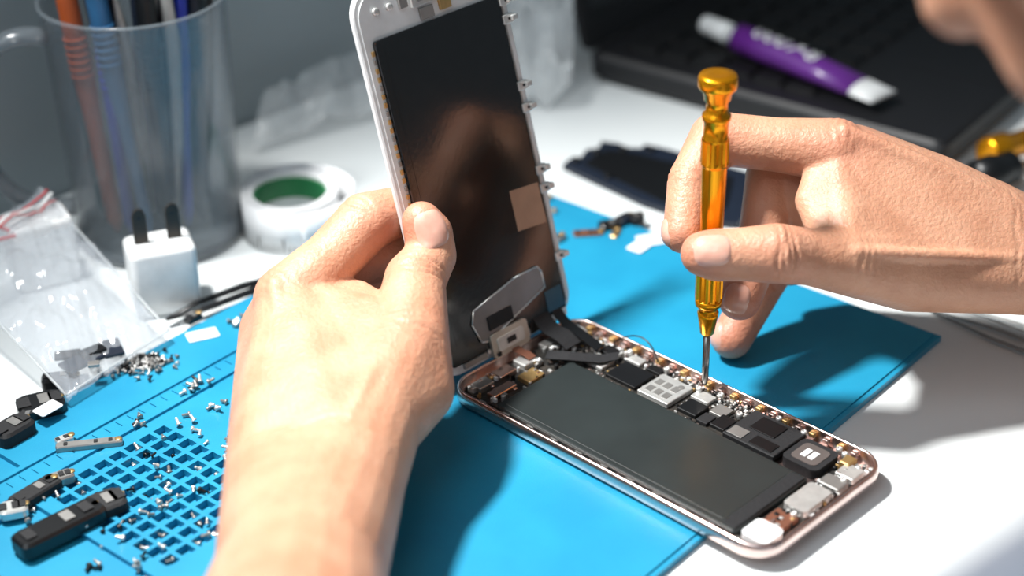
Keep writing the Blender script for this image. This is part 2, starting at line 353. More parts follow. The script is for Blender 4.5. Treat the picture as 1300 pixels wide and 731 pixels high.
def finish(ob,mats,flush=[],creases=[],par=None):
    me=ob.data;n=len(me.vertices);co=np.empty(n*3);me.vertices.foreach_get('co',co);co=co.reshape(-1,3)
    no=np.empty(n*3);me.vertices.foreach_get('normal',no);no=no.reshape(-1,3)
    disp=np.zeros(n)
    for (c,ax,dr,hw,amp,offs) in creases:
        c=np.array(c);ax=np.array(V(ax).normalized());dr=np.array(V(dr).normalized())
        d=co-c;a=d@ax;rad=np.linalg.norm(d-np.outer(a,ax),axis=1)
        mask=(rad<hw*1.7)*np.clip((no@dr)*1.8,0,1)*(np.abs(a)<1.2)
        lat=np.cross(ax,dr);l=d@lat
        for k,o in enumerate(offs):
            a2=a-o-.05*np.sin(l*5+k)+l*l*.18*np.sign(o)
            disp-=amp*mask*np.exp(-(a2/.06)**2)*np.exp(-(l/(hw*.85))**4)
        disp+=amp*.6*mask*np.exp(-(a/.35)**2)
    fl=np.zeros(n)
    for (c,r,a) in flush:
        d=np.linalg.norm(co-np.array(c),axis=1);fl=np.maximum(fl,a*np.exp(-(d/r)**2))
    co+=no*disp[:,None]
    me.vertices.foreach_set('co',(co*CM).ravel())
    at=me.attributes.new('flush','FLOAT','POINT');at.data.foreach_set('value',fl)
    me.materials.clear()
    for m in mats: me.materials.append(m)
    me.polygons.foreach_set('use_smooth',[True]*len(me.polygons));me.update()
    if par: parent(ob,par)
def nail(hand,c,ax,dr,wd,ln,name,par):
    me=hand.data
    key=hand.name
    if key not in BVH: BVH[key]=BVHTree.FromPolygons([v.co/CM for v in me.vertices],[p.vertices for p in me.polygons])
    bvh=BVH[key]
    ax=V(ax).normalized();dr=(V(dr)-ax*V(dr).dot(ax)).normalized();bb=ax.cross(dr);c=V(c)
    def surf(x,y,off):
        o=c+ax*y+bb*x+dr*1.6;h=bvh.ray_cast(o,-dr)
        if h[0] is None or (h[0]-c).length>1.6: return c+ax*y*.9+bb*x*.8
        return h[0]+dr*off
    nr,na=8,32;vs=[];fs=[]
    vs.append(surf(0,0,.06))
    for i in range(1,nr+1):
        rr=i/nr
        for j in range(na):
            t=2*math.pi*j/na;cx,cy=math.cos(t),math.sin(t)
            e=.66;x=math.copysign(abs(cx)**e,cx);y=math.copysign(abs(cy)**e,cy)
            vs.append(surf(x*wd/2*rr,y*ln/2*rr,.06*(1-rr**5)+.012 if i<nr else -.03))
    for j in range(na): fs.append([0,1+j,1+(j+1)%na])
    for i in range(nr-1):
        for j in range(na):
            k=(j+1)%na;fs.append([1+i*na+j,1+(i+1)*na+j,1+(i+1)*na+k,1+i*na+k])
    b=B();b.add(vs,fs,M_nail,True);b.obj(name,par)
BVH={}
person=empty('technician',(26,22,0))
def S(s,t,n): return SF(s,t,n)
# ---- hand gripping the display
LW1=(V((-6.9,44.4,2.75)),1.9);LW2=(V((-5.1,44.1,3.2)),1.9)
iM=(V((-7.3,51.5,4.85)),1.25);mM=(V((-8.1,52.3,3.2)),1.15);rM=(V((-8.3,51.4,1.95)),1.05);pM=(V((-7.9,49.6,1.75)),.98)
iP=(V((-4.85,54.0,6.4)),1.02);mP=(S(-.6,4.6,-2.2),.95);rP=(S(-.8,3.1,-2.3),.9);pP=(S(-1.1,1.8,-2.1),.78)
iD=(S(1.5,5.9,-1.2),.78);iT=(S(3.3,5.6,-.98),.7)
mD=(S(1.4,4.3,-1.25),.8);mT=(S(3.2,4.1,-1.0),.72)
rD=(S(1.2,2.8,-1.2),.76);rT=(S(2.9,2.6,-.97),.69)
pD=(S(.7,1.5,-1.1),.68);pT=(S(2.1,1.4,-.9),.62)
tT=(S(.2,5.5,.90),.83);tT2=(S(.12,5.98,.82),.68);tPx=(S(.05,4.8,1.0),.84);tI=(V((-3.2,51.75,5.4)),1.02);tM=(V((-3.3,49.2,4.6)),1.3);tC=(V((-4.5,46.3,3.6)),1.7)
EL=(V((-6,17,4.6)),3.9);F1=(V((-6.0,39.3,3.1)),2.4);F2=(V((-6.1,30,3.9)),3.4);SHL=(V((11.6,17.2,17.4)),3.8)
dn=V((-.35,-.45,.82)).normalized()
g=[[LW1,LW2,F1],[F1,F2],[F2,EL],[EL,SHL],
   [LW1,(iM[0],1.1),mM],[LW1,mM,rM],[LW1,rM,pM],[LW2,(iM[0],1.1),LW1],[LW2,tC,(iM[0],1.0)],[LW1,LW2,tC],[tC,tM],[tC,(tM[0],1.1),(iM[0],.85)],
   [(tM[0],.9),(iM[0],.8),(V((-5.1,51.9,4.8)),.5)],[pM,(V((-6,47,2.4)),1.6),tC,(rM[0],.9)],[tC,tM,(V((-3.0,47.9,3.6)),1.15)],[(V((-3.0,47.9,3.6)),1.1),(V((-3.9,50.6,3.4)),.9),tM],
   [iM,(iM[0].lerp(iP[0],.5),.98)],[(iM[0].lerp(iP[0],.5),.98),iP],[tM,tI],[tI,tPx],[tPx,tT],[tT,tT2],[iP,iD],[iD,iT],[mM,mP],[mP,mD],[mD,mT],[rM,rP],[rP,rD],[rD,rT],[pM,pP],[pP,pD],[pD,pT],
   [(iM[0]+dn*1.02,.32),(LW1[0]+V((.9,1.5,0))+dn*1.75,.2)],[(mM[0]+dn*1.0+V((-.1,0,0)),.32),(LW1[0]+V((.2,1.5,0))+dn*1.78,.2)],
   [(tM[0]+V((-.3,-.4,.5)).normalized()*1.08,.3),(tC[0]+V((-.5,-.5,.7)).normalized()*1.58,.25),(LW2[0]+V((0,-.4,.9)).normalized()*1.78,.2)]]
hl=organic(g,.085,7,'hand_and_arm')
tdr=SN*.8+V((-.1,-.75,.35))
iax=iP[0]-iM[0]
finish(hl,[M_skin],
  flush=[(tT2[0],1.0,.55),(tI[0],1.0,.4),(iM[0],1.3,.4),(iP[0],1.0,.6),(mM[0],1.2,.4),(tM[0],1.5,.3),(mP[0],1,.5)],
  creases=[(tI[0],tT[0]-tM[0],tdr,1.0,.09,(-.32,-.12,.08,.3)),(iP[0],iax,(-.3,-.6,1),.9,.07,(-.25,0,.22)),(tM[0],tI[0]-tC[0],(.1,-.8,.6),1.1,.035,(-.3,.05,.3)),
    (V((-5.4,43.9,4.8)),(0,1,0),(0,-.3,1),2.2,.04,(0,.35)),(iM[0],iax,dn,1.2,.03,(-.3,0,.3))],par=person)
nail(hl,tT[0]+(tT2[0]-tPx[0]).normalized()*.22,tT2[0]-tPx[0],tdr,1.15,1.3,'thumbnail_a',person)
for i,(t_,d_) in enumerate(((iT,iD),(mT,mD),(rT,rD),(pT,pD))):
    nail(hl,t_[0]+(t_[0]-d_[0]).normalized()*.15,t_[0]-d_[0],-SN,.85,.95,'fingernail_a%d'%i,person)
# ---- hand turning the screwdriver
RW1=(V((17.0,53.8,5.5)),1.5);RW2=(V((16.8,52.8,4.75)),1.5)
iM=(V((11.0,55.0,8.25)),1.1);mM=(V((11.9,56.3,7.4)),1.1);rM=(V((12.5,56.7,6.0)),1.02);pM=(V((12.9,56.1,4.6)),.95)
iP=(V((7.0,55.6,8.5)),.92);iD=(V((6.05,54.35,7.5)),.77);iT=(V((5.72,53.0,6.3)),.7)
mP=(V((9.1,56.4,7.0)),.9);mD=(V((8.6,54.7,5.0)),.82);mT=(V((7.75,53.2,3.6)),.75)
rP=(V((10.2,57.2,4.1)),.87);rD=(V((8.9,56.0,2.5)),.80);rT=(V((7.75,54.7,1.1)),.74)
pP=(V((12.1,57.2,3.7)),.76);pD=(V((11.1,57.6,2.9)),.68);pT=(V((10.1,57.3,2.4)),.62)
tT=(V((6.6,50.82,6.65)),.86);tT2=(V((6.15,50.82,6.7)),.74);tI=(V((8.5,50.75,6.7)),.98);tM=(V((11.0,51.6,5.9)),1.15);tC=(V((13.3,52.5,5.1)),1.5)
A1=(V((20,52.9,4.8)),1.85);A2=(V((26,50.5,5.0)),2.7);ER=(V((38,44,4.6)),3.7);SHR=(V((36.5,30,17)),5)
pb2=(V((14.4,54.5,6.6)),1.48);dn=V((.15,-.35,.93)).normalized()
g=[[RW1,RW2,A1],[A1,A2],[A2,ER],[ER,SHR],
   [RW1,RW2,pb2],[pb2,(iM[0],1.0),mM],[pb2,mM,rM],[pb2,RW2,rM,pM],[pb2,tC,(iM[0],.95)],[RW2,tC,pM],[RW2,pb2,tC],[tC,tM],[tC,(tM[0],1.0),(iM[0],.75)],[tC,tM,(pM[0],.8)],
   [(tM[0],.9),(iM[0],.8),(V((9.9,53.6,7.1)),.45)],[(iM[0],.8),(mM[0],.9),(pM[0],.9),(V((11.0,54.0,6.0)),.9)],[(mM[0],.9),(rP[0],.8),(mP[0],.8),(V((9.9,55.8,6.0)),.9),(V((10.8,54.8,5.6)),.8)],
   [iM,(iM[0].lerp(iP[0],.5),.92)],[(iM[0].lerp(iP[0],.5),.92),iP],[tM,(tM[0].lerp(tI[0],.55),.93)],[(tM[0].lerp(tI[0],.55),.93),tI],[tI,(tI[0].lerp(tT[0],.5),.88)],[(tI[0].lerp(tT[0],.5),.88),tT],[tT,tT2],[iP,iD],[iD,iT],[mM,mP],[mP,mD],[mD,mT],[rM,rP],[rP,rD],[rD,rT],[pM,pP],[pP,pD],[pD,pT],
   [(iM[0]+dn*.9,.3),(pb2[0]+V((0,0,0))+dn*1.36,.22),(RW1[0]+dn*1.34,.2)],[(mM[0]+dn*.9,.3),(pb2[0]+V((.3,.6,-.2))+dn*1.36,.22)],
   [(tM[0]+V((0,-.7,.7))*1.04,.26),(tC[0]+V((0,-.7,.7))*1.37,.22),(RW2[0]+V((0,-.7,.7))*1.36,.18)]]
hr=organic(g,.085,7,'hand_and_arm.001')
cdir=V((-.1,-.85,.5))
finish(hr,[M_skin],
  flush=[(tT2[0],1.0,.6),(tI[0],1.0,.45),(iM[0],1.3,.5),(iP[0],1.0,.6),(iT[0],1,.5),(mT[0],1,.75),(rT[0],1,.75),(mM[0],1.3,.4),(mD[0],1,.4),(rD[0],1,.5),(iD[0],.8,.4)],
  creases=[(tI[0],tT[0]-tM[0],cdir,.95,.1,(-.32,-.14,.08,.28)),(iP[0],iP[0]-iM[0],(0,-.5,1),.9,.07,(-.2,0,.2)),(iD[0],iT[0]-iP[0],(-1,-.3,.3),.8,.06,(-.12,.12)),
   (V((16.6,52.6,6)),(1,0,-.1),(0,-.7,.7),1.9,.04,(0,.4)),(tM[0],tI[0]-tC[0],cdir,1.1,.04,(-.25,.0,.25)),(mD[0],mT[0]-mP[0],(-.3,-.5,.8),.8,.06,(-.14,0,.14)),(rD[0],rT[0]-rP[0],(-.3,-.5,.8),.8,.06,(-.14,0,.14)),
   (iM[0],iP[0]-iM[0],dn,1.1,.03,(-.3,0,.3))],par=person)
nail(hr,tT[0]+(tT[0]-tI[0]).normalized()*.2,tT[0]-tI[0],cdir+V((0,.0,.25)),1.1,1.25,'thumbnail_b',person)
nail(hr,mT[0]+(mT[0]-mD[0]).normalized()*.2,mT[0]-mD[0],(-.3,-.8,.6),.95,1.0,'middle_fingernail',person)
nail(hr,rT[0]+(rT[0]-rD[0]).normalized()*.2,rT[0]-rD[0],(-.8,.1,.7),.85,.9,'ring_fingernail',person)
nail(hr,iT[0]+(iT[0]-iD[0]).normalized()*.1,iT[0]-iD[0],(-1,.1,.2),.8,.9,'index_fingernail',person)
# ---- torso, sleeves, head
g=[[(V((26,16,8)),9),(V((27,24,12)),9),(V((24,20,17)),7)],[(V((26,16,8)),9),(V((36,6,-22)),11),(V((26,12,-22)),10)],
   [(V((11.9,17.2,17.7)),5.4),(V((24,20,17)),7)],[(V((35.5,29,17)),5.8),(V((24,20,17)),7)],[(V((11.9,17.2,17.7)),5.4),(V((3,17.2,11)),4.8)],[(V((35.5,29,17)),5.8),(V((37,36,11)),5.0)]]
o=organic(g,.6,5,'shirt');finish(o,[M_shirt],par=person)
hc=V((14.6,34.3,27.6));fd=V((-.55,.45,-.7)).normalized()
ru=V((.3,-.2,.93));side=fd.cross(ru).normalized();up=side.cross(fd).normalized()
h=lambda a,b_,c_:hc+side*a+fd*b_+up*c_
g=[[(h(0,-2.5,2.5),7.4),(h(0,2.0,2.5),6.6)],[(h(0,1,0),6.2),(h(0,5.2,-6.5),2.4),(h(3,1,-4.5),2.6),(h(-3,1,-4.5),2.6)],[(h(0,8.2,2),.6),(h(0,9.2,-1.2),1.0)],[(h(0,8,3.5),.9),(h(0,8.0,-3.5),1.2)],
   [(h(0,-2,-4),5),(V((22,24,19)),5.5)],[(h(7.2,-.5,1.2),.8),(h(7.4,-.8,-1.5),.6)],[(h(-7.2,-.5,1.2),.8),(h(-7.4,-.8,-1.5),.6)],[(h(1.6,7.6,-4.2),.6),(h(-1.6,7.6,-4.2),.6)],[(h(1.6,7.4,-5.1),.55),(h(-1.6,7.4,-5.1),.55)]]
o=organic(g,.3,4,'head');finish(o,[M_skin],par=person)
g=[[(h(0,-3,3.2),7.9),(h(0,1.2,4.5),6.6)],[(h(0,-3.5,0),7.2),(h(0,-3,3),7.6)]]
o=organic(g,.4,3,'hair');finish(o,[M_hair],par=person)
b=B()
for sx in (3,-3):
    b.lathe([(.02,-1.1),(.8,-.8),(1.1,0),(.8,.8),(.02,1.1)],h(sx,6.6,1.2),M_wht,axis=fd,seg=20);b.lathe([(.5,.9),(.02,1.15)],h(sx,6.6,1.2),M_blk,axis=fd,seg=16)
    b.tube([h(sx-1.6,7.3,3),h(sx,8.3,3.4),h(sx+1.6,7.3,3)],[.2,.35,.2],M_hair,8)
b.obj('eyes_and_brows',person)
# ---------------------------------------------------------------- screwdriver
b=B();dx=V((6.55,52.12,0))
b.lathe([(.06,.85),(.09,.95),(.12,1.1),(.12,2.9)],dx,M_steel,seg=16)
b.lathe([(.15,2.85),(.24,2.95),(.34,3.6),(.36,3.75),(.3,3.8),(.3,3.95),(.44,4.05),(.46,4.3)],dx,M_orange,seg=32)
n=36;loops=[]
def ring(z,r,kn): return [dx+V((math.cos(2*math.pi*i/n)*(r-(kn if i%3==0 else 0)),math.sin(2*math.pi*i/n)*(r-(kn if i%3==0 else 0)),z)) for i in range(n)]
b.loft([ring(4.3,.46,0),ring(4.35,.46,.06),ring(5.5,.46,.06),ring(5.55,.46,0),ring(5.7,.46,0),ring(5.8,.40,0),ring(6.6,.37,0),ring(9.2,.42,0),ring(9.3,.46,0),ring(9.4,.46,.05),ring(10.1,.45,.05),ring(10.15,.45,0)],M_orange)
b.lathe([(.45,10.15),(.4,10.2),(.4,10.75),(.46,10.85),(.46,11.0),(.36,11.05),(.34,11.4),(.42,11.5),(.46,11.75),(.6,11.9),(.63,12.0),(.63,12.25),(.58,12.35),(.3,12.38),(.05,12.34)],dx,M_orange,seg=40)
b.obj('precision_screwdriver')
b=B();o=V((19.2,67.2,.9));ax=V((.86,.51,0))
b.lathe([(.3,0),(.75,.2),(.8,1.2),(.7,1.5),(.7,2.2)],o,M_blk,axis=ax);b.lathe([(.62,2.1),(.7,2.3),(.7,3.2),(.55,3.4),(.55,6),(.7,6.2),(.7,9)],o+V((-.8,.9,.2)),M_orange,axis=ax);b.lathe([(.15,9),(.12,12)],o+V((-.8,.9,.2)),M_steel,axis=ax,seg=12)
b.obj('precision_screwdriver.001')
# ---------------------------------------------------------------- mug with tools
mug=empty('plastic_mug',(-14.3,65.7,0));mc=V((-14.3,65.7,0))
b=B();b.lathe([(3.1,0),(3.3,.1),(3.35,.4),(3.55,10.0),(3.67,10.15),(3.65,10.3),(3.5,10.3),(3.43,10.1),(3.2,.7),(.1,.6)],mc,M_mug,seg=64);b.obj('mug_wall',mug)
b=B();b.lathe([(3.1,.02),(3.36,.12),(3.42,.45),(3.1,.55),(.1,.5)],mc,M_mugrim,seg=64)
hp=bez(V((-17.5,64.6,9.0)),V((-21.5,63.3,10.6)),V((-21.8,63.3,1.6)),V((-17.4,64.6,1.8)),24)
b.tube(hp,[.5]*25,M_mugrim,14,flat=.7)
b.obj('handle',mug)
def stick(x,y,tx,ty,L_,col,r0_,r1_,tip=None):
    b=B();p0=mc+V((x,y,.75));d=V((tx,ty,1)).normalized()
    b.tube([p0,p0+d*.6,p0+d*L_*.35,p0+d*L_*.5,p0+d*L_*.9,p0+d*L_],[r1_*.3,r1_,r1_,r0_,r0_,r0_*.6],col,12)
    for k in range(6): b.tube([p0+d*(L_*.52+k*.3),p0+d*(L_*.52+k*.3+.12)],[r0_*1.12]*2,col,12)
    return b
sticks=[(-1.5,-1.3,-.07,0,13,M_or2,.42,.34),(-.9,-1.5,-.02,.02,12,M_blue,.3,.25),(-.1,-1.8,-.10,.05,14,M_lblue,.42,.25),(1.3,-1.0,.06,.05,12,M_blue,.3,.22),(.6,.9,.12,.02,15,M_teal,.35,.2),(1.9,-.6,.04,.08,13,M_tan2,.4,.3),(-2.1,-.2,-.05,.05,12,M_teal,.4,.35),(.3,1.9,-.05,.02,14,M_blk,.4,.3),(-.8,1.2,-.12,.04,12,M_blk,.4,.3),(1.5,.7,.1,-.05,12.5,M_blk,.45,.3),(.2,-.3,.03,-.04,12,M_tan2,.45,.35),(-1.2,.4,0,0,12,M_tan2,.45,.35),(.7,-1.6,.0,.05,11.5,M_blk,.4,.3),(1.1,.1,-.05,0,12,M_tan2,.45,.35)]
for i,a in enumerate(sticks): stick(*a).obj('hand_tool_%d'%i,mug)
b=B()
for (x,y,tx,ty,m) in [(-.3,.3,-.1,.0,M_sil),(.9,-1.7,.03,.07,M_dsil),(1.6,1.2,.07,.0,M_blk)]:
    p0=mc+V((x,y,.8));d=V((tx,ty,1)).normalized()
    for s_ in (-1,1):
        b.tube([p0+V((s_*.02,0,0)),p0+d*4+V((s_*.35,0,0)),p0+d*8+V((s_*.42,0,0)),p0+d*12.5+V((s_*.05,0,0))],[.06,.22,.3,.2],m,8,flat=.35,up=(0,1,0))
b.obj('tweezers',mug)
# ---------------------------------------------------------------- tape roll
b=B();tc_=V((-8.9,65.4,0));
def ringwall(ri,ro_,z0,z1,m,seg=64): b.lathe([(ri,z0),(ro_,z0),(ro_,z1),(ri,z1),(ri,z0)],tc_,m,seg=seg,cap=False,smooth=False)
for k in range(5):
    ringwall(1.5+k*.09,1.57+k*.09,0.02,1.9-.03*(k%2),M_paper)
ringwall(1.4,1.5,0.9,1.75,M_green)
pts=[];
for i in range(50):
    a=math.radians(-200+i*7.6);r=1.98+.008*i+ (.012*max(0,i-25))
    pts.append((tc_.x+math.cos(a)*r+.012*i,tc_.y+math.sin(a)*r))
L1=[[V((x,y,.02)) for x,y in pts],[V((x,y,1.88)) for x,y in pts]]
vs=L1[0]+L1[1];n=50;b.add(vs,[[i,i+1,n+i+1,n+i] for i in range(n-1)],M_paper,True)
pts2=[];
for i in range(40):
    a=math.radians(-80+i*5.5);r=2.15+.015*i
    pts2.append((tc_.x+.25+math.cos(a)*r,tc_.y+math.sin(a)*r))
vs=[V((x,y,.02)) for x,y in pts2]+[V((x,y,1.85)) for x,y in pts2];n=40;b.add(vs,[[i,i+1,n+i+1,n+i] for i in range(n-1)],M_paper,True)
for i in range(28):
    a=math.radians(-185+i*6)
    for (z0,z1) in ((.15,.75 if i%5==0 else .4),):
        p=V((tc_.x+math.cos(a)*2.12+.05,tc_.y+math.sin(a)*2.12,0));t=V((-math.sin(a),math.cos(a),0));nn=V((math.cos(a),math.sin(a),0))
        b.box(p+Z*(z0+z1)/2,(.05,.02,z1-z0),M_blk,(t,nn,Z))
tr_=b.obj('measuring_tape_roll');q=tr_.modifiers.new('s','SOLIDIFY');q.thickness=.0002
# ---------------------------------------------------------------- power adapters
def adapter(name,c,ang,s=(2.5,1.9,2.75),prongs=True):
    b=B();ex=V((math.cos(ang),math.sin(ang),0));ey=V((-math.sin(ang),math.cos(ang),0));F=frame(c,ex,ey,Z)
    X,Y,Hh=s[0]/2,s[1]/2,s[2]
    b.loft([[F(x,y,z) for x,y in rrect(-X+o,X-o,-Y+o,Y-o,.28,6)] for o,z in ((.15,0),(.03,.06),(0,.2),(0,Hh-.2),(.05,Hh-.06),(.18,Hh))],M_wht,True,True,True)
    b.loft([[F(x,y,z) for x,y in rrect(-X+.3,X-.3,-Y+.25,Y-.25,.2,4)] for z in (Hh-.01,Hh+.03)],M_wht)
    if prongs:
        for sx in (-.62,.62):
            b.loft([[F(sx+a,y,z) for a,y in rrect(-.27+o,.27-o,-.07,.07,.06,3)] for o,z in ((0,Hh),(0,Hh+1.15),(.08,Hh+1.38),(.2,Hh+1.45))],mat('prong_metal',(58,54,50),.4,.5))
            b.lathe([(.08,-.09),(.08,.09)],F(sx,0,Hh+1.1),M_blk,axis=ey,seg=12)
    b.obj(name)
adapter('usb_power_adapter',V((-13.2,59.75,0)),.35)
adapter('usb_power_adapter.001',V((-18.3,62.0,0)),.5,prongs=False)
# ---------------------------------------------------------------- zip bag
def sheet(c00,c10,c11,c01,nu,nv,amp,seed,fs=.5,bulge=0.):
    vs=[];c00,c10,c11,c01=map(V,(c00,c10,c11,c01))
    for j in range(nv+1):
        for i in range(nu+1):
            u_,v_=i/nu,j/nv
            p=c00*(1-u_)*(1-v_)+c10*u_*(1-v_)+c11*u_*v_+c01*(1-u_)*v_
            e=math.sin(math.pi*u_)*math.sin(math.pi*v_)
            q=noise.noise(V((p.x*fs+seed,p.y*fs,seed)))+.5*abs(noise.noise(V((p.x*fs*2.3,p.y*fs*2.3+seed,1))))+.35*abs(noise.noise(V((p.x*fs*5+p.y*fs*2,seed,2))))
            p=p+Z*(amp*q+bulge*e);vs.append(p)
    fs_=[[j*(nu+1)+i,j*(nu+1)+i+1,(j+1)*(nu+1)+i+1,(j+1)*(nu+1)+i] for j in range(nv) for i in range(nu)]
    return vs,fs_
bag=empty('zip_lock_bag',(-17,58,0))
cD=V((-15.4,52.3,.7));cC=V((-12.5,56.4,.75));cB=V((-18.4,63.6,3.0));cA=V((-21.6,59.4,2.6))
b=B()
vs,fs_=sheet(cD,cC,cB,cA,60,84,.55,3.3,.6,.9);b.add(vs,fs_,M_bag,True)
vs,fs_=sheet(cD-Z*.1,cC-Z*.1,cB-Z*.1,cA-Z*.1,40,56,.25,8.1,.5,-.1);b.add(vs,fs_,M_bag,True)
for p,q in ((cD,cC),(cC,cB),(cD,cA)): b.tube([p.lerp(q,t/10)+Z*.1 for t in range(11)],.05,M_film,6)
b.obj('bag_film',bag)
b=B()
for t,m,ww in ((.86,M_red,.09),(.93,M_red,.12),(.89,M_wht,.2)):
    pts=[]
    for i in range(21):
        u_=i/20;p=(cD*(1-u_)+cC*u_)*(1-t)+(cA*(1-u_)+cB*u_)*t
        q=noise.noise(V((p.x*.6+3.3,p.y*.6,3.3)))+.5*abs(noise.noise(V((p.x*.6*2.3,p.y*.6*2.3+3.3,1))))
        pts.append(p+Z*(.55*q+.9*math.sin(math.pi*u_)*math.sin(math.pi*t)+.16))
    b.tube(pts,ww*.5,m,6,flat=.4)
b.obj('zip_strip',bag)
b=B()
def scrap(c,m,s,ang,hgt=.15):
    ex=V((math.cos(ang),math.sin(ang),0));ey=V((-math.sin(ang),math.cos(ang),0))
    b.box(V(c),(s[0],s[1],hgt),m,(ex,ey,Z))
for (x,y,z,m,s,a) in [(-15.2,54.2,1.0,M_tan2,(1.5,.8),.8),(-14.9,54.6,1.15,M_blk,(.9,.5),.7),(-14.3,55.0,1.0,M_tan2,(.7,1.1),.4),(-15.8,54.6,1.0,M_matte,(.9,.5),.2),(-14.7,53.8,1.1,M_dsil,(.4,.3),.2),(-19.6,60.5,2.9,M_red,(.1,.9),.2),(-19.2,60.7,2.9,M_red,(.1,.7),.9),(-19.0,60.1,2.8,M_red,(.8,.1),.5)]:
    scrap((x,y,z),m,s,a,.12)
b.obj('small_parts_in_bag',bag)
# ---------------------------------------------------------------- laptop
LA=V((3.8,80.3,0));lx=V((.8,-.6,0));ly=V((.6,.8,0));LF=frame(LA,lx,ly,Z)
lap=empty('laptop',LA)
b=B();b.loft([[LF(x,y,z) for x,y in rrect(0+o,18.3-o,0+o,24-o,.6,5)] for o,z in ((.3,.1),(0,.4),(0,1.3),(.15,1.5))],M_lap)
b.loft([[LF(x,y,z) for x,y in rrect(1.2,11.5,1.2,22.8,.2,3)] for z in (1.5,1.51)],M_key)
b.loft([[LF(x,y,z) for x,y in rrect(13,17.8,7,16,.2,3)] for z in (1.5,1.52)],M_lap)
b.loft([[LF(x,y,z) for x,y in rrect(-.04,18.34,-.04,24.04,.6,5)] for z in (1.22,1.28)],mat('laptop_trim',(70,72,76),.4,.5))
b.obj('base',lap)
b=B()
for i in range(6):
    for j in range(11):
        x=1.4+i*1.68;y=1.4+j*1.9;b.loft([[LF(a,c,z) for a,c in rrect(x+o,x+1.5-o,y+o,y+1.7-o,.15,2)] for o,z in ((0,1.5),(.05,1.68),(.15,1.7))],M_key)
b.obj('keys',lap)
LS=frame(LA+Z*1.4,ly,(-lx*.25+Z*.968),(lx*.968+Z*.25))
b=B();b.loft([[LS(x,y,z) for x,y in rrect(o,24-o,o,16-o,.6,5)] for o,z in ((.2,-.4),(0,-.3),(0,0),(.1,.05))],M_lap)
b.loft([[LS(x,y,z) for x,y in rrect(1,23,1.4,15,.1,2)] for z in (.05,.06)],M_lcd)
b.obj('screen',lap)
tube=empty('glue_tube',(13,77,2.3))
p0=V((9.4,81.0,2.5));p1=V((16.5,73.0,2.1));ax=(p1-p0).normalized();sd=ax.cross(Z).normalized();uu=sd.cross(ax)
Lt=(p1-p0).length
def ov(t,a,h_,n=28): return [p0+ax*t+sd*math.cos(2*math.pi*i/n)*a*.88+uu*math.sin(2*math.pi*i/n)*h_*.88 for i in range(n)]
b=B();b.loft([ov(0,.45,.45),ov(.1,.5,.5),ov(1.6,.58,.58),ov(1.7,.55,.55)],M_wht,smooth=True)
b.loft([ov(1.7,.4,.4),ov(2.1,.45,.45),ov(2.2,.78,.75)],M_wht,smooth=True);b.obj('cap',tube)
b=B();b.loft([ov(2.2,.8,.76),ov(4,.84,.76),ov(7,.9,.65),ov(9.4,.98,.4)],M_purple,smooth=True);b.obj('tube_body',tube)
b=B();b.loft([ov(9.4,.98,.4),ov(10.1,1.02,.22),ov(Lt,1.05,.08)],M_wht,smooth=True);b.obj('crimp',tube)
cu=bpy.data.curves.new('t','FONT');cu.body='0007-8';cu.size=1.35;to=bpy.data.objects.new('t',cu);bpy.context.scene.collection.objects.link(to)
dg=bpy.context.evaluated_depsgraph_get();tm=bpy.data.meshes.new_from_object(to.evaluated_get(dg));bpy.data.objects.remove(to)
b=B();vs=[]
for v in tm.vertices:
    t=3.2+v.co.x;y=v.co.y-.45;hh=.7-.01*(t-3.2)
    if t>6: hh=.67-.06*(t-6)
    vs.append(p0+ax*t+sd*(-y)+uu*(hh*math.sqrt(max(0,1-(y/.85)**2))+.03))
b.add(vs,[list(p.vertices) for p in tm.polygons],M_wht);b.obj('label_lettering',tube)
# ---------------------------------------------------------------- dark spare display part
b=B();pts=[(2.3,70.6),(2.7,71.3),(3.1,71.3),(3.4,72.1),(3.9,72.2),(4.1,72.9),(4.9,72.6),(5.1,72.2),(5.8,72.1),(6.0,72.5),(6.9,72.0),(10.5,69.3),(10.2,66.6),(9.2,64.9),(7.3,65.4),(6.9,65.1),(6.4,65.6),(6.4,66.3),(5.5,67.0)]
b.prism(pts,0.02,.3,M_tan2);b.prism([(3.2,70.6),(4.3,71.9),(5.6,71.4),(9.5,68.9),(8.9,66.2),(6.9,66.2)],.3,.36,M_blk)
for (x,y) in [(2.9,70.9),(3.8,71.6),(5.0,71.9),(6.2,71.8),(6.6,65.8),(4.2,69.3)]: b.lathe([(.22,.3),(.22,.42),(.1,.42)],V((x,y,0)),M_blk,seg=14)
b.obj('spare_phone_frame',bev=.04)
# ---------------------------------------------------------------- films
b=B()
vs,fs_=sheet((-11.4,72.6,.4),(-5.8,76.2,.5),(-6.8,79.6,2.0),(-11.0,75.6,1.9),30,20,.6,5,.8,.3);b.add(vs,fs_,M_film,True);b.obj('plastic_film')
b=B()
vs,fs_=sheet((-.6,77.2,.3),(2.9,76.6,.4),(3.2,80.4,6.5),(0.2,81.6,6.2),40,50,1.3,9,.9,.8);b.add(vs,fs_,M_film,True)
vs,fs_=sheet((-3.0,79.5,.2),(1.8,77.0,.3),(2.8,80.0,3.5),(-.5,83.2,4.0),40,40,1.0,4,1.1,.5);b.add(vs,fs_,M_film,True);b.obj('plastic_film.001')
